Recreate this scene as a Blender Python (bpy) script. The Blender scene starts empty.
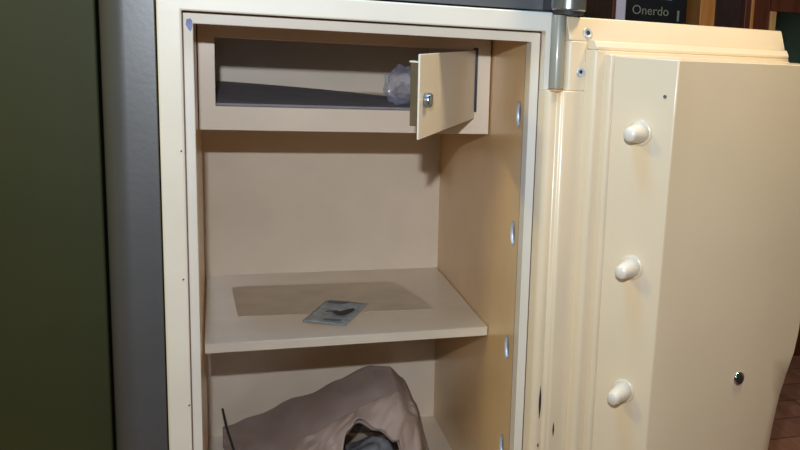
import bpy, bmesh, math, random
from mathutils import Vector, Matrix, noise
random.seed(7)
S = bpy.context.scene
COL = S.collection

# ------------------------------------------------------------ materials
def mat(name, col, rough=.5, metal=0., coat=0., var=.06, scale=6., bump=0., bscale=60., col2=None, spec=.5, coat_rough=.12):
    m = bpy.data.materials.new(name); m.use_nodes = True
    nt = m.node_tree; b = nt.nodes['Principled BSDF']
    tc = nt.nodes.new('ShaderNodeTexCoord')
    n = nt.nodes.new('ShaderNodeTexNoise'); n.inputs['Scale'].default_value = scale; n.inputs['Detail'].default_value = 4
    nt.links.new(tc.outputs['Object'], n.inputs['Vector'])
    r = nt.nodes.new('ShaderNodeValToRGB')
    c2 = col2 or tuple(max(0, c*(1-var*2.2)) for c in col)
    r.color_ramp.elements[0].position = .3; r.color_ramp.elements[1].position = .68
    r.color_ramp.elements[0].color = (*c2, 1); r.color_ramp.elements[1].color = (*col, 1)
    nt.links.new(n.outputs['Fac'], r.inputs['Fac']); nt.links.new(r.outputs['Color'], b.inputs['Base Color'])
    b.inputs['Roughness'].default_value = rough; b.inputs['Metallic'].default_value = metal
    b.inputs['Coat Weight'].default_value = coat; b.inputs['Coat Roughness'].default_value = coat_rough
    b.inputs['Specular IOR Level'].default_value = spec
    if bump:
        n2 = nt.nodes.new('ShaderNodeTexNoise'); n2.inputs['Scale'].default_value = bscale; n2.inputs['Detail'].default_value = 3
        nt.links.new(tc.outputs['Object'], n2.inputs['Vector'])
        bp = nt.nodes.new('ShaderNodeBump'); bp.inputs['Strength'].default_value = bump; bp.inputs['Distance'].default_value = .004
        nt.links.new(n2.outputs['Fac'], bp.inputs['Height']); nt.links.new(bp.outputs['Normal'], b.inputs['Normal'])
        if coat: nt.links.new(bp.outputs['Normal'], b.inputs['Coat Normal'])
    return m

def wood(name, c1, c2, scale=(1, 1, 14), rough=.4, plank=None):
    m = bpy.data.materials.new(name); m.use_nodes = True
    nt = m.node_tree; b = nt.nodes['Principled BSDF']
    tc = nt.nodes.new('ShaderNodeTexCoord'); mp = nt.nodes.new('ShaderNodeMapping')
    mp.inputs['Scale'].default_value = scale
    nt.links.new(tc.outputs['Object'], mp.inputs['Vector'])
    n = nt.nodes.new('ShaderNodeTexNoise'); n.inputs['Scale'].default_value = 4; n.inputs['Detail'].default_value = 6; n.inputs['Distortion'].default_value = .8
    nt.links.new(mp.outputs['Vector'], n.inputs['Vector'])
    r = nt.nodes.new('ShaderNodeValToRGB')
    r.color_ramp.elements[0].position = .3; r.color_ramp.elements[1].position = .7
    r.color_ramp.elements[0].color = (*c2, 1); r.color_ramp.elements[1].color = (*c1, 1)
    nt.links.new(n.outputs['Fac'], r.inputs['Fac'])
    out = r.outputs['Color']
    if plank:
        br = nt.nodes.new('ShaderNodeTexBrick')
        br.inputs['Scale'].default_value = 1; br.inputs['Brick Width'].default_value = 1.1; br.inputs['Row Height'].default_value = plank
        br.inputs['Mortar Size'].default_value = .004
        br.inputs['Color1'].default_value = (1, 1, 1, 1); br.inputs['Color2'].default_value = (.75, .75, .75, 1); br.inputs['Mortar'].default_value = (.5, .45, .4, 1)
        nt.links.new(tc.outputs['Object'], br.inputs['Vector'])
        mx = nt.nodes.new('ShaderNodeMixRGB'); mx.blend_type = 'MULTIPLY'; mx.inputs['Fac'].default_value = 1
        nt.links.new(out, mx.inputs['Color1']); nt.links.new(br.outputs['Color'], mx.inputs['Color2']); out = mx.outputs['Color']
    nt.links.new(out, b.inputs['Base Color']); b.inputs['Roughness'].default_value = rough
    return m

CREAM = (.74, .655, .50)
M = {}
M['cream'] = mat('cream enamel', CREAM, .42, coat=.35, var=.03, scale=5, bump=.05, bscale=25)
M['frame'] = mat('cream frame enamel', (.81, .735, .60), .4, coat=.3, var=.03, scale=9, bump=.05, bscale=40)
M['inner'] = mat('interior enamel', (.81, .68, .53), .38, coat=.5, var=.04, scale=7, bump=.08, bscale=18, coat_rough=.2)
M['door'] = mat('door enamel', (.84, .685, .46), .36, coat=.4, var=.03, scale=4, bump=.06, bscale=12, coat_rough=.22)
M['shelf'] = mat('shelf enamel', (.74, .64, .485), .35, coat=.5, var=.05, scale=8, bump=.06, bscale=20, coat_rough=.2)
M['side'] = mat('glow tinted interior enamel', (.80, .54, .26), .38, coat=.5, var=.05, scale=6, bump=.08, bscale=18, coat_rough=.25)  # golden tint puts warm bounced light and left-wall shade into the colour
M['panbrown'] = mat('bare brown metal', (.13, .085, .03), .6, var=.2, scale=30)
M['residue'] = mat('tan residue', (.64, .55, .42), .5, var=.08, scale=14)
M['body'] = mat('blue grey hammered paint', (.14, .14, .14), .40, metal=.5, coat=.0, var=.05, scale=8, bump=.03, bscale=120)
M['green'] = mat('olive green paint', (.038, .040, .012), .55, spec=.25, var=.08, scale=5, bump=.02, bscale=90, coat=.1)
M['steel'] = mat('hinge steel', (.34, .35, .33), .28, metal=.8, var=.1, scale=12)
M['hinge_paint'] = mat('grey cream hinge paint', (.30, .285, .22), .35, coat=.3, var=.05)
M['chrome'] = mat('bright metal', (.75, .78, .8), .12, metal=1, var=.05)
M['zinc'] = mat('dull silver metal', (.62, .68, .78), .4, metal=.35, var=.1, scale=40)
M['dark'] = mat('dark recess', (.03, .028, .03), .6, var=.2)
M['blackblue'] = mat('blue black gap and slot', (.03, .045, .06), .35, var=.2)  # colours the painted locker gap and the lock slot
M['brownline'] = mat('brown strip', (.16, .085, .05), .7, var=.1)  # for the groove ring and the block painted as the hinge gap's shade
M['orange'] = mat('orange primer', (.62, .34, .12), .5, var=.1)
M['bluechip'] = mat('pale blue paint chip', (.25, .32, .62), .5, var=.2, scale=80)
M['paper'] = mat('grey blue printed paper', (.44, .52, .56), .55, var=.2, scale=60)
M['ink'] = mat('black ink', (.015, .015, .02), .6, var=.1)
M['ink2'] = mat('grey ink', (.16, .17, .2), .6, var=.2)
M['bag'] = mat('mauve brown cloth', (.40, .315, .28), .62, var=.08, scale=10, bump=.35, bscale=45, col2=(.33, .255, .23))
M['cord'] = mat('dark cord', (.04, .03, .03), .8, var=.2)
M['folder'] = mat('dark grey card', (.30, .29, .32), .7, var=.1, scale=20)
M['wall'] = mat('grey green wall', (.36, .36, .30), .85, var=.05, scale=3)
M['ceil'] = mat('white ceiling', (.7, .68, .62), .9, var=.03)
M['black'] = mat('black card', (.012, .014, .022), .4, var=.3)
M['lav'] = mat('pale lavender spine', (.62, .62, .76), .5, var=.06, scale=20)
M['ltblue'] = mat('pale blue label', (.45, .62, .72), .5, var=.08)
M['print'] = mat('pale print', (.24, .28, .22), .5, var=.1)
M['floor'] = wood('red brown boards', (.40, .19, .12), (.24, .11, .07), (6, 1.2, 1), .45, plank=.12)
M['pine'] = wood('orange varnished wood', (.58, .26, .075), (.40, .16, .04), (20, 20, 2), .35)
M['lpine'] = wood('tan varnished wood', (.62, .38, .16), (.45, .25, .09), (20, 20, 2), .35)
M['mahog'] = wood('dark red brown wood', (.14, .04, .018), (.07, .022, .012), (14, 14, 1.5), .35)
M['darkwood'] = wood('very dark wood', (.045, .02, .018), (.02, .012, .012), (10, 10, 2), .5)
def clear(name, col, rough, alpha_rough=None):
    m = bpy.data.materials.new(name); m.use_nodes = True
    b = m.node_tree.nodes['Principled BSDF']
    b.inputs['Base Color'].default_value = (*col, 1); b.inputs['Roughness'].default_value = rough
    b.inputs['Transmission Weight'].default_value = 1; b.inputs['IOR'].default_value = 1.15
    return m
M['plastic'] = clear('clear crumpled plastic', (.82, .86, .95), .12)
M['glass'] = clear('green tinted glass', (.55, .68, .62), .03)
def semiplastic():
    m = bpy.data.materials.new('milky plastic film'); m.use_nodes = True
    nt = m.node_tree; b = nt.nodes['Principled BSDF']
    tc = nt.nodes.new('ShaderNodeTexCoord'); n = nt.nodes.new('ShaderNodeTexNoise'); n.inputs['Scale'].default_value = 30
    nt.links.new(tc.outputs['Object'], n.inputs['Vector'])
    r = nt.nodes.new('ShaderNodeMapRange'); r.inputs['To Min'].default_value = .15; r.inputs['To Max'].default_value = .5
    nt.links.new(n.outputs['Fac'], r.inputs['Value']); nt.links.new(r.outputs['Result'], b.inputs['Alpha'])
    b.inputs['Base Color'].default_value = (.40, .42, .55, 1); b.inputs['Roughness'].default_value = .15
    return m
M['film'] = semiplastic()

# ------------------------------------------------------------ mesh helpers
def link(name, bm, m, parent=None, smooth=False, bevel=0, seg=2, loc=None, rot=None):
    bmesh.ops.recalc_face_normals(bm, faces=bm.faces[:])
    me = bpy.data.meshes.new(name); bm.to_mesh(me); bm.free()
    me.materials.append(m)
    for p in me.polygons: p.use_smooth = smooth
    o = bpy.data.objects.new(name, me); COL.objects.link(o)
    if parent: o.parent = parent
    if loc: o.location = loc
    if rot: o.rotation_euler = rot
    if bevel:
        b = o.modifiers.new('Bevel', 'BEVEL'); b.width = bevel; b.segments = seg; b.limit_method = 'ANGLE'; b.angle_limit = math.radians(35)
        b.harden_normals = False
        for p in me.polygons: p.use_smooth = True
        try: me.set_sharp_from_angle(angle=math.radians(30))
        except Exception: pass
    return o
def box(bm, a, b):
    vs = [bm.verts.new((x, y, z)) for x in (a[0], b[0]) for y in (a[1], b[1]) for z in (a[2], b[2])]
    for q in ((0, 1, 3, 2), (4, 6, 7, 5), (0, 4, 5, 1), (2, 3, 7, 6), (0, 2, 6, 4), (1, 5, 7, 3)):
        bm.faces.new([vs[i] for i in q])
def prism_z(bm, pts, z0, z1):
    a = [bm.verts.new((x, y, z0)) for x, y in pts]; b = [bm.verts.new((x, y, z1)) for x, y in pts]
    n = len(pts)
    bm.faces.new(a); bm.faces.new(b[::-1])
    for i in range(n): bm.faces.new((a[i], b[i], b[(i+1) % n], a[(i+1) % n]))
def prism_x(bm, pts, x0, x1):       # pts = (y, z)
    a = [bm.verts.new((x0, y, z)) for y, z in pts]; b = [bm.verts.new((x1, y, z)) for y, z in pts]
    n = len(pts)
    bm.faces.new(a); bm.faces.new(b[::-1])
    for i in range(n): bm.faces.new((a[i], b[i], b[(i+1) % n], a[(i+1) % n]))
def prism_y(bm, pts, y0, y1):       # pts = (x, z)
    a = [bm.verts.new((x, y0, z)) for x, z in pts]; b = [bm.verts.new((x, y1, z)) for x, z in pts]
    n = len(pts)
    bm.faces.new(a); bm.faces.new(b[::-1])
    for i in range(n): bm.faces.new((a[i], b[i], b[(i+1) % n], a[(i+1) % n]))
def lathe(bm, prof, axis_o, axis_d, seg=32):   # prof = [(radius, distance along axis)]
    d = Vector(axis_d).normalized(); o = Vector(axis_o)
    t = d.orthogonal().normalized(); s = d.cross(t)
    rings = []
    for r, h in prof:
        if r < 1e-6: rings.append([bm.verts.new(o+d*h)])
        else: rings.append([bm.verts.new(o+d*h+(t*math.cos(2*math.pi*k/seg)+s*math.sin(2*math.pi*k/seg))*r) for k in range(seg)])
    for A, B in zip(rings, rings[1:]):
        for k in range(seg):
            j = (k+1) % seg
            if len(A) == 1 and len(B) == 1: continue
            if len(A) == 1: bm.faces.new((A[0], B[k], B[j]))
            elif len(B) == 1: bm.faces.new((A[k], B[0], A[j]))
            else: bm.faces.new((A[k], B[k], B[j], A[j]))
def ring_xz(bm, o, i, y0, y1):      # rectangular ring, o/i = (x0,z0,x1,z1)
    O = [(o[0], o[1]), (o[2], o[1]), (o[2], o[3]), (o[0], o[3])]; I = [(i[0], i[1]), (i[2], i[1]), (i[2], i[3]), (i[0], i[3])]
    V = {}
    for tag, P in (('O', O), ('I', I)):
        for k, (x, z) in enumerate(P):
            for yy, y in ((0, y0), (1, y1)): V[tag, k, yy] = bm.verts.new((x, y, z))
    for k in range(4):
        j = (k+1) % 4
        bm.faces.new((V['O', k, 0], V['O', j, 0], V['I', j, 0], V['I', k, 0]))
        bm.faces.new((V['O', k, 1], V['I', k, 1], V['I', j, 1], V['O', j, 1]))
        bm.faces.new((V['O', k, 0], V['O', k, 1], V['O', j, 1], V['O', j, 0]))
        bm.faces.new((V['I', k, 0], V['I', j, 0], V['I', j, 1], V['I', k, 1]))
def tube(bm, pts, r, seg=10):
    pts = [Vector(p) for p in pts]; rings = []
    for i, p in enumerate(pts):
        d = (pts[min(i+1, len(pts)-1)]-pts[max(i-1, 0)]).normalized()
        t = d.cross(Vector((0, .3, 1))).normalized(); s = d.cross(t)
        rr = r[i] if isinstance(r, (list, tuple)) else r
        rings.append([bm.verts.new(p+(t*math.cos(2*math.pi*k/seg)+s*math.sin(2*math.pi*k/seg))*rr) for k in range(seg)])
    for A, B in zip(rings, rings[1:]):
        for k in range(seg): bm.faces.new((A[k], B[k], B[(k+1) % seg], A[(k+1) % seg]))
    bm.faces.new(rings[0]); bm.faces.new(rings[-1][::-1])
def empty(name, loc=(0, 0, 0), rz=0):
    o = bpy.data.objects.new(name, None); COL.objects.link(o); o.location = loc; o.rotation_euler = (0, 0, rz); o.empty_display_size = .1
    return o
def tag(o, label=None, cat=None, group=None, kind=None):
    if label: o['label'] = label
    if cat: o['category'] = cat
    if group: o['group'] = group
    if kind: o['kind'] = kind
    return o
FLOOR = -1.05

# ------------------------------------------------------------ the room
def struct(name, a, b, m):
    bm = bmesh.new(); box(bm, a, b); return tag(link(name, bm, m), kind='structure')
struct('floor', (-2.2, -3.2, FLOOR-.05), (3.2, 1.9, FLOOR), M['floor'])
struct('wall_back', (-2.2, 1.9, FLOOR), (3.2, 2.0, 1.6), M['wall'])
struct('wall_right', (3.1, -3.2, FLOOR), (3.2, 1.9, 1.6), M['wall'])
struct('wall_left', (-2.2, -3.2, FLOOR), (-2.1, 1.9, 1.6), M['wall'])
struct('ceiling', (-2.2, -3.2, 1.6), (3.2, 2.0, 1.65), M['ceil'])

# ------------------------------------------------------------ the safe
ZB = -.9075            # interior floor
DB = .653              # interior back
W = .5
safe = tag(empty('safe', (0, 0, FLOOR)), 'large blue grey steel safe standing open, cream painted frame and interior', 'safe')
safe_z = -FLOOR
def part(name, bm, m, **k):
    o = link(name, bm, m, None, **k); o.parent = safe
    o.location = (0, 0, safe_z); return o
# outer shell with rounded vertical corners
bm = bmesh.new()
def corner(cx, cy, r, a0, a1, n=7):
    return [(cx+r*math.cos(math.radians(a0+(a1-a0)*i/n)), cy+r*math.sin(math.radians(a0+(a1-a0)*i/n))) for i in range(n+1)]
XL, XR, YF, YB, ZT, ZO = -.1195, .527, -.018, .76, .30, -1.02
left = corner(XL+.034, YF+.034, .034, 180, 270, 12)+[(-.0475, YF), (-.0475, .03), (-.002, .03), (-.002, YB)] + [(XL, YB)]
prism_z(bm, left, ZO, ZT)
right = [(.5275, YF), (.5275+.0, YB), (.502, YB), (.502, .03), (.5265, .03), (.5265, YF)]
prism_z(bm, [(.527, YF), (.545, YF), (.545, YB), (.504, YB), (.504, .03), (.527, .03)], ZO, .0)
box(bm, (-.0475, YF, .0505), (.5125, YB, ZT))
box(bm, (-.002, DB+.004, ZO), (.504, YB, .0505))
box(bm, (-.0475, YF, ZO), (.527, YB, -.95))
shell = part('outer_shell', bm, M['body'], bevel=.0015)
# frame: proud outer ring and recessed inner ring
bm = bmesh.new()
ring_xz(bm, (-.0455, -.946, .5255, .0478), (-.0142, -.9235, .5155, .0175), -.026, .028)
fr = part('door_frame', bm, M['frame'], bevel=.0022, seg=3)
bm = bmesh.new()
ring_xz(bm, (-.0141, -.9234, .5154, .0174), (0, -.9, W, 0), -.001, .028)
fi = part('inner_rebate', bm, M['frame'], bevel=.0012)
bm = bmesh.new()
ring_xz(bm, (-.0140, -.9233, .5153, .0173), (-.0126, -.922, .514, .0153), -.0025, .0)
part('groove_ring', bm, M['brownline'])  # thin brown ring along the groove, wider at the top
def pinhole(x, z, y=-.0262, r=.0013, m='dark'):
    bm = bmesh.new(); lathe(bm, [(r, 0), (r*.9, .0012), (0, .0012)], (x, y+.0006, z), (0, -1, 0), 12)
    o = link('pin_hole', bm, M[m]); o.parent = fr
for x, z in ((-.0185, -.178), (-.020, -.366), (-.0165, -.560)): pinhole(x, z)
bm = bmesh.new()
pts = [(-.0085, .0055), (-.0035, .0072), (-.0008, .004), (-.001, -.004), (-.003, -.0115), (-.0058, -.009), (-.0095, -.002)]
prism_y(bm, pts, -.0016, -.0009)
o = link('paint_chip', bm, M['bluechip']); o.parent = fi; tag(o, 'pale blue chipped paint')
# interior lining
bm = bmesh.new(); box(bm, (-.002, DB, ZB-.01), (W+.002, DB+.004, .06)); part('back_wall', bm, M['inner'])
bm = bmesh.new(); box(bm, (-.0019, .0285, ZB-.01), (0.0, DB, .06)); part('left_side_wall', bm, M['side'])  # brown-gold colour stands in for the shade on this wall
bm = bmesh.new(); box(bm, (0, .0285, .045), (W, DB, .05)); part('top_lining', bm, M['inner'])
bm = bmesh.new(); box(bm, (0.0, .0285, ZB-.008), (W, DB, ZB)); part('bottom_lining', bm, M['inner'])
HOLES = [(.0525, -.1215), (.0585, -.328), (.066, -.537), (.073, -.728)]
RY, RZ = .0125, .0205
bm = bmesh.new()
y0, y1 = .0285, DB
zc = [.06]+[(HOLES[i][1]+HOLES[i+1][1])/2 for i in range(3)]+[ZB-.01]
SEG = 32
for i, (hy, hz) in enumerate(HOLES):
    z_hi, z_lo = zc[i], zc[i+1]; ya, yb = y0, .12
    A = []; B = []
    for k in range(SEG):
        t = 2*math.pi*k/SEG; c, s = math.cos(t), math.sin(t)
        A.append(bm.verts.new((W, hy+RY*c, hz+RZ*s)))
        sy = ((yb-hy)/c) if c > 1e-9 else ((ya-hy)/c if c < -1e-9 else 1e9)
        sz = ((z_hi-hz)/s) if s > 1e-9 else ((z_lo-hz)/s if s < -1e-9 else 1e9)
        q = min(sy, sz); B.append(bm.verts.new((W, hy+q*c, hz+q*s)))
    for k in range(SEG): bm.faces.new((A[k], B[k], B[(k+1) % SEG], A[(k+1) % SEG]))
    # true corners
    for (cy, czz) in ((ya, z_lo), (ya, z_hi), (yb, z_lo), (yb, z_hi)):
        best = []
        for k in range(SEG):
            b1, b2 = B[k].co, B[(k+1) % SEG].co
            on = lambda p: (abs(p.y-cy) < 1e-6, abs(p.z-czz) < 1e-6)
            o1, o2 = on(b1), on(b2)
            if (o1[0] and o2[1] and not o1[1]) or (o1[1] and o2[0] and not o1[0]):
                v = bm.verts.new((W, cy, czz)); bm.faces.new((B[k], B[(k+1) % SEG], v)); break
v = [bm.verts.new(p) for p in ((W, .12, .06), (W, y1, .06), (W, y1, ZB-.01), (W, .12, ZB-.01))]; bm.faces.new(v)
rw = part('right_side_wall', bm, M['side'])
for hy, hz in HOLES:
    bm = bmesh.new(); prev = None
    for (k1, dx) in ((1.12, -.0006), (1.0, -.0008), (.99, .004), (.93, .022), (0, .022)):
        if k1 == 0:
            bm.faces.new(prev); break
        ring = [bm.verts.new((W+dx, hy+RY*k1*math.cos(2*math.pi*k/SEG), hz+RZ*k1*math.sin(2*math.pi*k/SEG))) for k in range(SEG)]
        if prev:
            for k in range(SEG): bm.faces.new((prev[k], ring[k], ring[(k+1) % SEG], prev[(k+1) % SEG]))
        prev = ring
    o = link('bolt_hole', bm, M['zinc'], smooth=True); o.parent = rw; tag(o, 'pale oval bolt hole')
# raised screw dots and slots on the right wall
# ------------------------------------------------------------ top locker
LF = .235
bm = bmesh.new()
ring_xz(bm, (.0015, -.178, .4975, .043), (.0275, -.1375, .4675, -.0245), LF, LF+.012)
# box behind the face: floor, right cheek, left cheek
box(bm, (.0045, LF+.012, -.178), (.4975, DB-.001, -.170))
box(bm, (.0275, LF+.010, -.1425), (.4675, DB-.001, -.1375))
box(bm, (.0245, LF+.012, -.1375), (.0275, DB-.001, .040))
box(bm, (.4675, LF+.012, -.1375), (.4705, DB-.001, .040))
part('locker', bm, M['inner'], bevel=.0012)
# dark strip standing in for the shaded gap at the door's hinge edge
bm = bmesh.new(); box(bm, (.4655, LF-.004, -.1365), (.4725, LF+.004, -.0200)); part('locker_gap_strip', bm, M['blackblue'])
# locker door: plate with return flange, hinge (.465,.231) latch (.2989,-.1064)
hx, hy = .4655, .228; lx, ly = .2995, -.1064
d = Vector((lx-hx, ly-hy, 0)); L = d.length; ang = math.atan2(d.y, d.x)
bm = bmesh.new()
# local x along the door from hinge, local y = thickness toward the left/back
box(bm, (0, -.0015, -.148), (L, .0015, -.0243))
ld = link('locker_door', bm, M['frame'], bevel=.0008); ld.parent = safe
ld.location = (hx, hy, safe_z); ld.rotation_euler = (0, 0, ang)
ld['label'] = 'small cream locker door hanging open'
bm = bmesh.new()
lathe(bm, [(.0, 0), (.0105, 0), (.0110, .002), (.0110, .008), (.0100, .0100), (.0, .0103)], (L-.030, .0014, -.0915), (0, 1, 0), 28)
lk = link('locker_lock', bm, M['steel'], smooth=True, bevel=0); lk.parent = ld; tag(lk, 'round metal lock')
for dz, m_ in ((-.0035, 'blackblue'), (.0052, 'dark')):
    bm = bmesh.new(); box(bm, (L-.0405, .0100, -.0915+dz-.0022), (L-.0195, .0112, -.0915+dz+.0022))
    o = link('lock_slot', bm, M[m_]); o.parent = ld
bm = bmesh.new(); box(bm, (L-.016, -.0135, -.1285), (L-.0035, -.0014, -.0365)); box(bm, (.03, -.010, -.126), (L-.016, -.0014, -.039))
o = link('lock_case', bm, M['panbrown'], bevel=.0006); o.parent = ld; tag(o, 'bare brown inner lock case')
bm = bmesh.new(); box(bm, (L-.017, -.0150, -.0366), (L-.0030, -.0014, -.0345))
o = link('lock_case_lip', bm, M['frame']); o.parent = ld; tag(o, 'pale lip of the lock case')

# ------------------------------------------------------------ hinges
bm = bmesh.new()
lathe(bm, [(0, 0), (.0255, 0), (.0275, .002), (.0275, .10), (0, .10)], (.5435, -.0475, .0515), (0, 0, 1), 40)
part('hinge', bm, M['steel'], smooth=False, bevel=.001)
bm = bmesh.new(); box(bm, (.513, -.016, .052), (.53, .05, .2)); part('hinge_gap_block', bm, M['darkwood'] if False else M['dark'])  # plain dark block filling the space between shell and hinge
bm = bmesh.new(); lathe(bm, [(0, 0), (.024, 0), (.024, .006), (0, .006)], (.5435, -.0475, .0457), (0, 0, 1), 32); part('hinge_disc', bm, M['dark'])  # dark disc painted as the shaded gap under the barrel
bm = bmesh.new(); box(bm, (.5262, -.024, -.078), (.545, .03, .046)); part('hinge_gap_shade', bm, M['brownline'])  # brown block in place of the dark gap between frame and knuckle

# ------------------------------------------------------------ the door (local x = u along the door, local y = -n)
A = math.radians(15)
door = None
def dpart(name, bm, m, parent=None, **k):
    o = link(name, bm, m, **k)
    if parent is None:
        o.parent = safe; o.location = (.512, -.06, safe_z); o.rotation_euler = (0, 0, A)
    else: o.parent = parent
    return o
DZ = -.955
bm = bmesh.new()
# slab: rounded hinge edge, shallow step, main plate  (y = -n)
def arc(cx, cy, r, a0, a1, n=6): return corner(cx, cy, r, a0, a1, n)
slab = arc(.011, -.0005+.011, .011, 180, 270)+[(.017, 0), (.021, -.0065)]+arc(.030, -.003, .007, 215, 270, 3)+[(.52, -.0095+.0), (.52, .028), (0, .028)]
prism_z(bm, slab, DZ, -.0725)
up = [(.029, .004)]+arc(.037, -.0015, .008, 200, 270, 4)+[(.52, -.0095), (.52, .028), (.029, .028)]
prism_z(bm, up, -.0725, .006)
# sloping top edge
prism_x(bm, [(.028, .006), (.028, .0435), (.003, .0435), (-.0095, .011), (-.0095, .006)], .0295, .52)
# first tier of the plug
tier = arc(.0705, -.026, .009, 180, 270, 6)+[(.505, -.035), (.505, -.0095), (.0615, -.0095)]
prism_z(bm, tier, DZ+.04, -.006)
prism_x(bm, [(-.0095, -.006), (-.0095, .0085), (-.029, .0085), (-.035, -.001), (-.035, -.006)], .064, .505)
# second tier
tier2 = arc(.087, -.045, .007, 180, 270, 5)+[(.49, -.052), (.49, -.035), (.080, -.035)]
prism_z(bm, tier2, DZ+.055, -.011)
door = dpart('safe_door', bm, M['door'], bevel=.0018, seg=2)
door['label'] = 'heavy stepped cream door swung wide open'
# bolt work cover: bevelled hinge side and an outline curving in at the lower free edge
bm = bmesh.new()
zs = [-.013, -.10, -.20, -.30, -.38, -.45, -.50, -.54, -.58, -.62, -.68, -.74, -.80, -.86, -.93]
ue = [.500, .500, .500, .500, .500, .5, .4965, .489, .473, .460, .4485, .4405, .436, .434, .433]
rows = []
for z, e in zip(zs, ue):
    k = .0055*max(0, min(1, 1+(z+.013)/.60)); prof = [(.088, -.052)]+[(.1335+k, -.1362-k*1.6), (.1345+k, -.1374-k*1.6), (.1362+k, -.1383-k*1.5), (.1385+k, -.1388-k*1.3)]
    prof += [(.19, -.1412), (.26, -.1424), (.34, -.1424), (.42 if e > .46 else e-.03, -.1412), (e-.010, -.1385), (e-.003, -.134), (e, -.126), (e, -.052)]
    rows.append([bm.verts.new((x, y, z)) for x, y in prof])
for Ar, Br in zip(rows, rows[1:]):
    for i in range(len(Ar)-1): bm.faces.new((Ar[i], Ar[i+1], Br[i+1], Br[i]))
    bm.faces.new((Ar[-1], Ar[0], Br[0], Br[-1]))
bm.faces.new(rows[0]); bm.faces.new(rows[-1][::-1])
cover = dpart('boltwork_cover', bm, M['door'], parent=door, bevel=.0015)
# dog bolts on the bevelled side
b0 = Vector((.088, -.052, 0)); b1 = Vector((.1335, -.1362, 0)); t = (b1-b0).normalized(); nrm = Vector((t.y, -t.x, 0))
if nrm.x > 0: nrm = -nrm
def on_bevel(s, z): p = b0+(b1-b0)*s; return Vector((p.x, p.y, z))
for z in (-.130, -.3485, -.560, -.775):
    bm = bmesh.new()
    lathe(bm, [(.0165, -.006), (.0165, .001), (.0158, .008), (.0128, .028), (.0108, .040), (.0090, .0425), (0, .043)], on_bevel(.53, z), nrm, 36)
    o = link('locking_bolt', bm, M['frame'], smooth=True); o.parent = door
    bm = bmesh.new()
    lathe(bm, [(.0215, -.001), (.0210, .0005), (.0175, .0018), (.0150, .0022)], on_bevel(.53, z), nrm, 36)
    o = link('bolt_collar', bm, M['door'], smooth=True); o.parent = door
# small dark screw at upper crease
bm = bmesh.new(); lathe(bm, [(.0028, 0), (.0028, .001), (0, .0013)], on_bevel(.93, -.0700), nrm, 16)
o = link('screw', bm, M['ink2']); o.parent = door
# screws on the slab
def screw(p, ax, r):
    ax = Vector(ax).normalized(); p = Vector(p)
    bm = bmesh.new()
    lathe(bm, [(r, -.001), (r, .0010), (r*.85, .0018), (r*.55, .0004), (0, .0004)], p, ax, 28)
    o = link('screw', bm, M['zinc'], smooth=True); o.parent = door
    bm = bmesh.new(); lathe(bm, [(r*.42, .0002), (r*.42, .0009), (0, .0009)], p+Vector((r*.1, 0, r*.12)), ax, 6)
    q = link('screw_socket', bm, M['dark']); q.parent = door
screw((.0655, -.0066, .0188), (0, -.93, .36), .0092); screw((.0535, -.0095, -.043), (0, -1, 0), .0075)
# key barrel of the lock on the cover
bm = bmesh.new()
lathe(bm, [(.0125, -.002), (.0125, .002), (.0105, .0035), (.0078, .0035), (.0078, -.001), (0, -.001)], (.3355, -.1424, -.5625), (0, -1, 0), 32)
o = link('key_escutcheon', bm, M['chrome'], smooth=True); o.parent = door
bm = bmesh.new()
lathe(bm, [(.0078, .0), (.0078, .0036), (0, .0038)], (.3355, -.1424, -.5625), (0, -1, 0), 24)
o = link('keyhole', bm, M['dark']); o.parent = door
# dark slots and chips along the hinge edge
def slit(x, z0, z1, w, y):
    bm = bmesh.new(); n = 10; pts = []
    for k in range(n+1):
        tt = math.pi*k/n; pts.append((x+w*math.sin(tt), z0+(z1-z0)*k/n))
    for k in range(n-1, 0, -1):
        tt = math.pi*k/n; pts.append((x-w*math.sin(tt), z0+(z1-z0)*k/n))
    prism_y(bm, pts, y-.0006, y+.001)
    o = link('edge_slot', bm, M['dark']); o.parent = door
slit(.0125, -.625, -.565, .0022, -.0004); slit(.036, -.658, -.632, .0016, -.0098); slit(.0125, -.676, -.668, .0013, -.0004)
# hinge knuckle at the top of the door
bm = bmesh.new()
lathe(bm, [(0, 0), (.0110, 0), (.0118, .001), (.0118, .113), (.0110, .115), (0, .115)], (.0165, .004, -.0705), (0, 0, 1), 36)
o = link('hinge_knuckle', bm, M['hinge_paint'], bevel=.0006); o.parent = door
bm = bmesh.new(); lathe(bm, [(0, 0), (.0122, 0), (.0122, .0035), (0, .0035)], (.0165, .004, -.0742), (0, 0, 1), 32)
o = link('hinge_disc', bm, M['orange']); o.parent = door; tag(o, 'orange brown washer')

# ------------------------------------------------------------ shelf, label, contents
SF, SZ = .194, -.5396
shelf = tag(empty('shelf', (.25, .42, SZ-.018)), 'cream metal shelf across the middle of the open safe', 'shelf')
def spart(name, bm, m, p=shelf, **k):
    o = link(name, bm, m, **k); o.parent = p; o.location = -Vector((.25, .42, SZ-.018)); return o
bm = bmesh.new()
box(bm, (.0035, SF, SZ-.0015), (.4985, DB-.0005, SZ))
box(bm, (.0035, SF, SZ-.0175), (.4985, SF+.0022, SZ-.0014))
box(bm, (.0035, SF, SZ-.0175), (.4985, SF+.014, SZ-.0160))
sp = spart('shelf_panel', bm, M['shelf'], bevel=.0009)
bm = bmesh.new()
pts = [(.060, .345), (.24, .333), (.30, .330), (.417, .324), (.424, .333), (.405, .44), (.388, .533), (.372, .545), (.23, .551), (.07, .556), (.052, .548), (.056, .44)]
prism_z(bm, pts, SZ-.0001, SZ+.0003)
o = spart('glue_residue', bm, M['residue']); tag(o, 'tan rectangular residue on the shelf')
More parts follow.
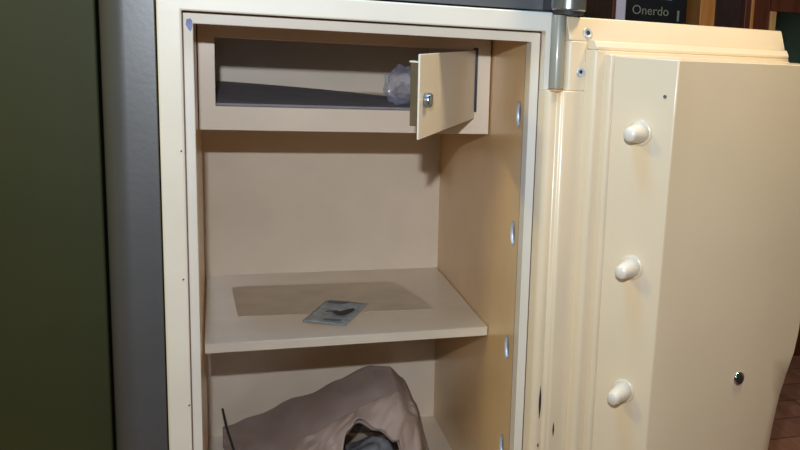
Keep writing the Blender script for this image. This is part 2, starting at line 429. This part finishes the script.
# paper tag on the shelf
st = tag(empty('sticker', (.236, .334, SZ+.0004)), 'crumpled grey blue printed sticker lying on the middle shelf', 'sticker')
c = [Vector(p) for p in ((.1694, .2887), (.2257, .4189), (.3031, .3833), (.244, .2491))]
bm = bmesh.new(); N = 14; g = []
for i in range(N+1):
    row = []
    for j in range(N+1):
        a, b = i/N, j/N
        p = (c[0]*(1-a)+c[1]*a)*(1-b)+(c[3]*(1-a)+c[2]*a)*b
        e = .004*math.sin(7*a+3*b)*b*(1-b)*4*.3
        w = noise.noise(Vector((a*5, b*5, .3)))
        zz = max(0, w)*.004 + .0004
        row.append(bm.verts.new((p.x-.236+.003*noise.noise(Vector((b*6, 1, 0))), p.y-.334, zz)))
    g.append(row)
for i in range(N):
    for j in range(N): bm.faces.new((g[i][j], g[i+1][j], g[i+1][j+1], g[i][j+1]))
o = link('printed_sheet', bm, M['paper'], st, smooth=True)
so = o.modifiers.new('Solidify', 'SOLIDIFY'); so.thickness = .0004; so.offset = 1
def at(a, b):
    p = (c[0]*(1-a)+c[1]*a)*(1-b)+(c[3]*(1-a)+c[2]*a)*b
    return (p.x-.236, p.y-.334)
def blot(poly, m, lbl, z=.0052):
    bm = bmesh.new(); prism_z(bm, [at(*q) for q in poly], z-.0006, z)
    q = link('printed_mark', bm, m, st); tag(q, lbl); return q
blot([(.42, .45), (.50, .52), (.46, .62), (.56, .70), (.66, .84), (.58, .90), (.44, .84), (.34, .78), (.30, .66), (.34, .58)], M['ink'], 'black printed blot')
blot([(.40, .30), (.48, .32), (.50, .50), (.43, .46)], M['ink2'], 'grey printed stroke')
blot([(.82, .12), (.93, .12), (.93, .62), (.84, .55)], M['ink2'], 'grey printed stroke')
blot([(.06, .45), (.13, .45), (.13, .82), (.07, .85)], M['ink2'], 'grey printed stroke')

# dark folder lying in the locker
bm = bmesh.new()
P = [(.0285, .249, -.1365), (.46, .249, -.1365), (.36, .50, -.1368), (.0285, .640, -.1262)]
n = 12; top = []; bot = []
for i in range(n+1):
    ra = []; rb = []
    for j in range(n+1):
        a, b = i/n, j/n
        p = (Vector(P[0])*(1-a)+Vector(P[1])*a)*(1-b)+(Vector(P[3])*(1-a)+Vector(P[2])*a)*b
        z = p.z+.003+.002*math.sin(a*3.1)*b
        ra.append(bm.verts.new((p.x, p.y, z))); rb.append(bm.verts.new((p.x, p.y, -.1372)))
    top.append(ra); bot.append(rb)
for G in (top, bot):
    for i in range(n):
        for j in range(n): bm.faces.new((G[i][j], G[i+1][j], G[i+1][j+1], G[i][j+1]))
for i in range(n):
    for (a, b) in ((0, 0), (n, n)):
        bm.faces.new((top[i][a], top[i+1][a], bot[i+1][a], bot[i][a]))
        bm.faces.new((top[a][i], top[a][i+1], bot[a][i+1], bot[a][i]))
tag(link('folder', bm, M['folder']), 'dark grey card folder lying flat in the small top locker', 'folder')
# crumpled clear plastic in the locker
bm = bmesh.new(); bmesh.ops.create_icosphere(bm, subdivisions=5, radius=1)
for v in bm.verts:
    p = v.co.copy(); k = 1+.30*noise.noise(p*2.0)+.10*noise.noise(p*5)+.03*noise.noise(p*12)
    v.co = Vector((p.x*.027*k, p.y*.030*k, max(-.034, p.z*.036*k)))
o = tag(link('plastic_bag', bm, M['film'], smooth=False, loc=(.345, .300, -.0975)), 'crumpled clear plastic bag behind the small open locker door', 'plastic bag')

def smooth_rim(bm, it=10):
    for _ in range(it):
        new = {}
        for v in bm.verts:
            be = [e for e in v.link_edges if len(e.link_faces) == 1]
            if len(be) == 2:
                a, b = be[0].other_vert(v), be[1].other_vert(v)
                new[v] = v.co*.5+(a.co+b.co)*.25
        for v, c_ in new.items(): v.co = c_
# cloth bag in the bottom of the safe
bag = tag(empty('cloth_bag', (.23, .46, ZB)), 'slumped mauve brown cloth bag with open mouth on the safe floor', 'bag')
YC, RYB = .465, .125
def interp(x, T):
    for (a, fa), (b, fb) in zip(T, T[1:]):
        if x <= b:
            t = (x-a)/(b-a); t = max(0, min(1, t)); t = t*t*(3-2*t)*.5+t*.5; return fa+(fb-fa)*t
    return T[-1][1]
HT = [(.03, .042), (.10, .068), (.18, .116), (.26, .163), (.325, .197), (.365, .197), (.395, .168), (.42, .115), (.437, .05), (.445, .012)]
YT = [(.03, .60), (.12, .55), (.25, .50), (.35, .47), (.445, .46)]      # ridge line
RT = [(.03, .03), (.08, .10), (.2, .16), (.33, .165), (.40, .13), (.445, .03)]
def surf(x, phi, off=0):
    h = interp(x, HT); yc = interp(x, YT); r = interp(x, RT)
    cc, ss = math.cos(phi), math.sin(phi)
    y = yc-(r+off)*cc*abs(cc)**-.25 if abs(cc) > 1e-6 else yc
    if phi > math.pi/2: y = min(yc-(r*.6+off)*cc, .645)
    z = (h+off)*abs(ss)**.75
    w = noise.noise(Vector((x*9, phi*1.2, 2)))*.010+noise.noise(Vector((x*26, phi*3, 5)))*.004
    fold = .010*math.sin(x*38+phi*3.5)*max(0, 1-abs(phi-.5)/.55)
    return Vector((x, min(.640, y-(w+fold)*cc), max(.007, z+(w+fold*.4)*ss)))
NX, NP = 170, 130
bm = bmesh.new(); g = []
for i in range(NX+1):
    x = .03+(.445-.03)*i/NX
    g.append([bm.verts.new(surf(x, math.pi*j/NP)-Vector((.23, .46, 0))) for j in range(NP+1)])
def mouth(x, phi):
    top = interp(x, [(.243, .10), (.256, .58), (.275, .72), (.295, .64), (.33, .48), (.355, .40), (.366, .10)])
    return .243 < x < .366 and phi < top+.03*math.sin(x*160)
for i in range(NX):
    for j in range(NP):
        x = .03+(.415)*(i+.5)/NX; phi = math.pi*(j+.5)/NP
        if mouth(x, phi): continue
        bm.faces.new((g[i][j], g[i+1][j], g[i+1][j+1], g[i][j+1]))
bmesh.ops.delete(bm, geom=[v for v in bm.verts if not v.link_faces], context='VERTS'); smooth_rim(bm)
o = link('bag_body', bm, M['bag'], bag, smooth=True)
so = o.modifiers.new('Solidify', 'SOLIDIFY'); so.thickness = .003; so.offset = -1
# folded-over flap in front

bm = bmesh.new(); g = []; NX2, NP2 = 150, 50
def flaptop(x): return interp(x, [(.05, .06), (.10, .22), (.15, .50), (.19, .74), (.24, .84), (.30, .92), (.37, 1.05), (.405, 1.05)])
for i in range(NX2+1):
    x = .05+(.408-.05)*i/NX2; row = []
    for j in range(NP2+1):
        t = j/NP2; phi = flaptop(x)*t
        off = .010+.022*math.sin(math.pi*t)*(.6+.7*noise.noise(Vector((x*16, t*1.5, 3))))+.007*math.sin(x*60+t*6)*math.sin(math.pi*t)+.008*abs(noise.noise(Vector((x*40-t*4, t*5, 8))))
        if j == NP2: off = .001
        p = surf(x, phi, off); row.append(bm.verts.new(p-Vector((.23, .46, 0))))
    g.append(row)
for i in range(NX2):
    for j in range(NP2):
        x = .05+.358*(i+.5)/NX2; phi = flaptop(x)*(j+.5)/NP2
        if mouth(x, phi): continue
        bm.faces.new((g[i][j], g[i+1][j], g[i+1][j+1], g[i][j+1]))
bmesh.ops.delete(bm, geom=[v for v in bm.verts if not v.link_faces], context='VERTS'); smooth_rim(bm)
o = link('bag_flap', bm, mat('pale mauve cloth', (.52, .41, .355), .6, var=.08, scale=14, bump=.3, bscale=40), bag, smooth=True); tag(o, 'paler folded over rim')
so = o.modifiers.new('Solidify', 'SOLIDIFY'); so.thickness = .002; so.offset = -1
# drawstring
bm = bmesh.new(); tube(bm, [(.030-.23, .50-.46, .155-.03), (.036-.23, .47-.46, .10), (.050-.23, .435-.46, .06), (.060-.23, .41-.46, .025), (.075-.23, .39-.46, .004)], .0024)
o = link('drawstring', bm, M['cord'], bag)
# shiny wrapping inside the mouth
bm = bmesh.new(); bmesh.ops.create_icosphere(bm, subdivisions=4, radius=1)
for v in bm.verts:
    p = v.co.copy(); k = 1+.35*noise.noise(p*1.8+Vector((3, 0, 0)))+.14*noise.noise(p*4)
    v.co = Vector((p.x*.052*k, p.y*.045*k, max(-.028, p.z*.036*k)))
tag(link('wrapped_bundle', bm, mat('grey blue plastic wrap', (.48, .47, .48), .35, var=.35, scale=14, coat=.5), smooth=True, loc=(.312, .395, ZB+.0335)), 'grey blue plastic wrapped bundle inside the mouth of the cloth bag', 'bundle')

# ------------------------------------------------------------ green cabinet at the left
gc = tag(empty('steel_cabinet', (-.5595, .342, FLOOR)), 'tall olive green steel cabinet cropped at the left of the safe', 'cabinet')
bm = bmesh.new(); box(bm, (-.55, -.34, .0), (.437, .36, 1.62))
link('cabinet_body', bm, M['green'], gc, bevel=.003, seg=3)
bm = bmesh.new(); box(bm, (-.45, -.346, .06), (.20, -.3395, 1.56)); 
o = link('cabinet_door', bm, M['green'], gc, bevel=.002)
o.location = (-.12, 0, 0)

# ------------------------------------------------------------ background furniture
Y0 = 1.2
bc = tag(empty('bookcase', (1.29, Y0+.15, FLOOR)), 'open wooden bookcase with orange posts behind the safe door', 'bookcase')
def bpart(name, a, b, m):
    bm = bmesh.new(); box(bm, a, b); o = link(name, bm, m, bc, bevel=.002); o.location = (-1.29, -(Y0+.15), -FLOOR); return o
bpart('post', (1.1245, Y0, FLOOR), (1.1365, Y0+.3, .7), M['mahog'])
bpart('post', (1.412, Y0-.01, FLOOR), (1.464, Y0+.3, .7), M['pine'])
bpart('back_panel', (1.1365, Y0+.28, FLOOR), (1.412, Y0+.3, .7), M['darkwood'])
for z in (-.6, -.27, .02, .42, .68): bpart('shelf_board', (1.1366, Y0, z-.02), (1.4119, Y0+.28, z), M['mahog'])
bpart('plinth', (1.1366, Y0+.01, FLOOR), (1.4119, Y0+.28, FLOOR+.08), M['mahog'])
bm = bmesh.new(); box(bm, (1.1385, Y0+.008, .0203), (1.1715, Y0+.19, .30))
tag(link('book', bm, M['lav'], bevel=.003), 'pale lavender book standing upright at the bookcase left end', 'book')
bx = tag(empty('box', (1.276, Y0+.02, .0203)), 'black box with pale lettering standing in the bookcase', 'box')
bm = bmesh.new(); box(bm, (-.102, 0, 0), (.104, .16, .20)); link('carton', bm, M['black'], bx, bevel=.002)
bm = bmesh.new(); box(bm, (-.035, -.0014, .108), (.050, .0, .155)); tag(link('blue_label', bm, M['ltblue'], bx), 'pale blue printed label')
cu = bpy.data.curves.new('lettering', 'FONT'); cu.body = 'Onerdo'; cu.size = .038; cu.extrude = .0004; cu.align_x = 'LEFT'
to = bpy.data.objects.new('lettering_curve', cu); COL.objects.link(to)
dg = bpy.context.evaluated_depsgraph_get(); dg.update()
me = bpy.data.meshes.new_from_object(to.evaluated_get(dg)); bpy.data.objects.remove(to)
me.materials.clear(); me.materials.append(M['print'])
tx = bpy.data.objects.new('lettering', me); COL.objects.link(tx); tx.parent = bx; tx.location = (-.080, -.0006, .060); tx.rotation_euler = (math.radians(90), 0, 0)
bm = bmesh.new(); box(bm, (.072, -.0012, .046), (.079, 0, .078)); tag(link('printed_mark', bm, M['print'], bx), 'pale upright printed mark')

gl = tag(empty('display_cabinet', (1.85, Y0+.15, FLOOR)), 'dark red brown wooden cabinet with glazed door at the right edge', 'cabinet')
def gpart(name, a, b, m, p=None):
    bm = bmesh.new(); box(bm, a, b); o = link(name, bm, m, gl if p is None else p, bevel=.002)
    if p is None: o.location = (-1.85, -(Y0+.15), -FLOOR)
    return o
gpart('side_panel', (1.466, Y0, FLOOR), (1.478, Y0+.33, .8), M['darkwood'])
gpart('back_panel', (1.478, Y0+.30, FLOOR), (2.3, Y0+.33, .8), M['darkwood'])
gpart('side_panel', (2.3, Y0, FLOOR), (2.33, Y0+.33, .8), M['mahog'])
gpart('front_panel', (1.478, Y0+.02, FLOOR), (1.572, Y0+.04, .8), M['darkwood'])
gpart('post', (1.572, Y0-.005, FLOOR), (1.592, Y0+.06, .8), M['mahog'])
gpart('post', (1.592, Y0-.008, FLOOR), (1.603, Y0+.06, .8), M['pine'])
gpart('post', (1.603, Y0-.004, FLOOR), (1.620, Y0+.06, .8), M['mahog'])
gpart('door_stile', (1.620, Y0+.005, FLOOR), (1.668, Y0+.03, .8), M['mahog'])
gpart('glazing_bead', (1.668, Y0-.002, -.5), (1.690, Y0+.03, .117), M['lpine'])
gpart('top_rail', (1.668, Y0-.004, .117), (2.3, Y0+.03, .8), M['mahog'])
gpart('base_panel', (1.668, Y0-.004, FLOOR), (2.3, Y0+.03, -.5), M['mahog'])
gpart('glass_pane', (1.690, Y0+.012, -.5), (2.3, Y0+.016, .117), M['glass'])
gpart('inner_shelf', (1.69, Y0+.05, -.12), (2.299, Y0+.299, -.10), M['mahog'])
gpart('inner_back', (1.69, Y0+.26, -.48), (2.299, Y0+.27, .6), M['wall'])

# ------------------------------------------------------------ light
def area(name, loc, target, size, power, col, spread=None, shape='RECTANGLE', sy=None):
    l = bpy.data.lights.new(name, 'AREA'); l.shape = shape; l.size = size
    if shape in ('RECTANGLE', 'ELLIPSE'): l.size_y = sy or size
    l.energy = power; l.color = col
    if spread: l.spread = math.radians(spread)
    o = bpy.data.objects.new(name, l); COL.objects.link(o); o.location = loc
    o.rotation_euler = (Vector(target)-Vector(loc)).to_track_quat('-Z', 'Y').to_euler(); return o
# the camera's flash, a little above the lens
area('flash', (-.018, -1.50, .222), (.56, 0, -.24), .03, 8.8, (.84, .91, 1.0), spread=125, sy=.02)
# warm ceiling lamp over the open door
area('ceiling_lamp', (1.02, -.36, 1.0), (1.0, -.05, 0), .25, 13, (1.0, .80, .48))
# cool daylight from a roof light high over the front of the safe
area('roof_light', (.12, -.36, 1.0), (.12, -.2, -.2), .35, 11, (.10, .44, 1.0))
# pale window in the wall behind the viewer
area('window_light', (-.35, -3.05, .55), (-.35, 0, .55), 1.4, 1.3, (.72, .86, 1.0), sy=1.5)
# added warm fill, unseen, brightening the top of the green cabinet
area('cabinet_fill', (-.80, -.40, .60), (-.80, -.05, 0), .2, 9, (1.0, .86, .30))
w = bpy.data.worlds.new('World'); S.world = w; w.use_nodes = True
w.node_tree.nodes['Background'].inputs['Color'].default_value = (1.0, .70, .42, 1)
w.node_tree.nodes['Background'].inputs['Strength'].default_value = .03

# ------------------------------------------------------------ camera
yaw, pit, rol = 0.3953, -0.1906, 0.0605
cy, sy = math.cos(yaw), math.sin(yaw); cp, s_p = math.cos(pit), math.sin(pit)
fw = Vector((sy*cp, cy*cp, s_p)); r0 = Vector((cy, -sy, 0)); u0 = r0.cross(fw)
r = r0*math.cos(rol)+u0*math.sin(rol); u = -r0*math.sin(rol)+u0*math.cos(rol)
cam = bpy.data.cameras.new('Camera'); co = bpy.data.objects.new('Camera', cam); COL.objects.link(co)
co.matrix_world = Matrix(((r.x, u.x, -fw.x, .0277), (r.y, u.y, -fw.y, -1.5005), (r.z, u.z, -fw.z, .0246), (0, 0, 0, 1)))
cam.sensor_width = 36; cam.lens = 958.4/800*36; cam.shift_x = -209.24/800; cam.shift_y = -8.78/800; cam.clip_start = .02
S.camera = co
S.view_settings.view_transform = 'Standard'; S.view_settings.look = 'None'
S.view_settings.exposure = 0; S.view_settings.gamma = 1; S.view_settings.use_curve_mapping = False
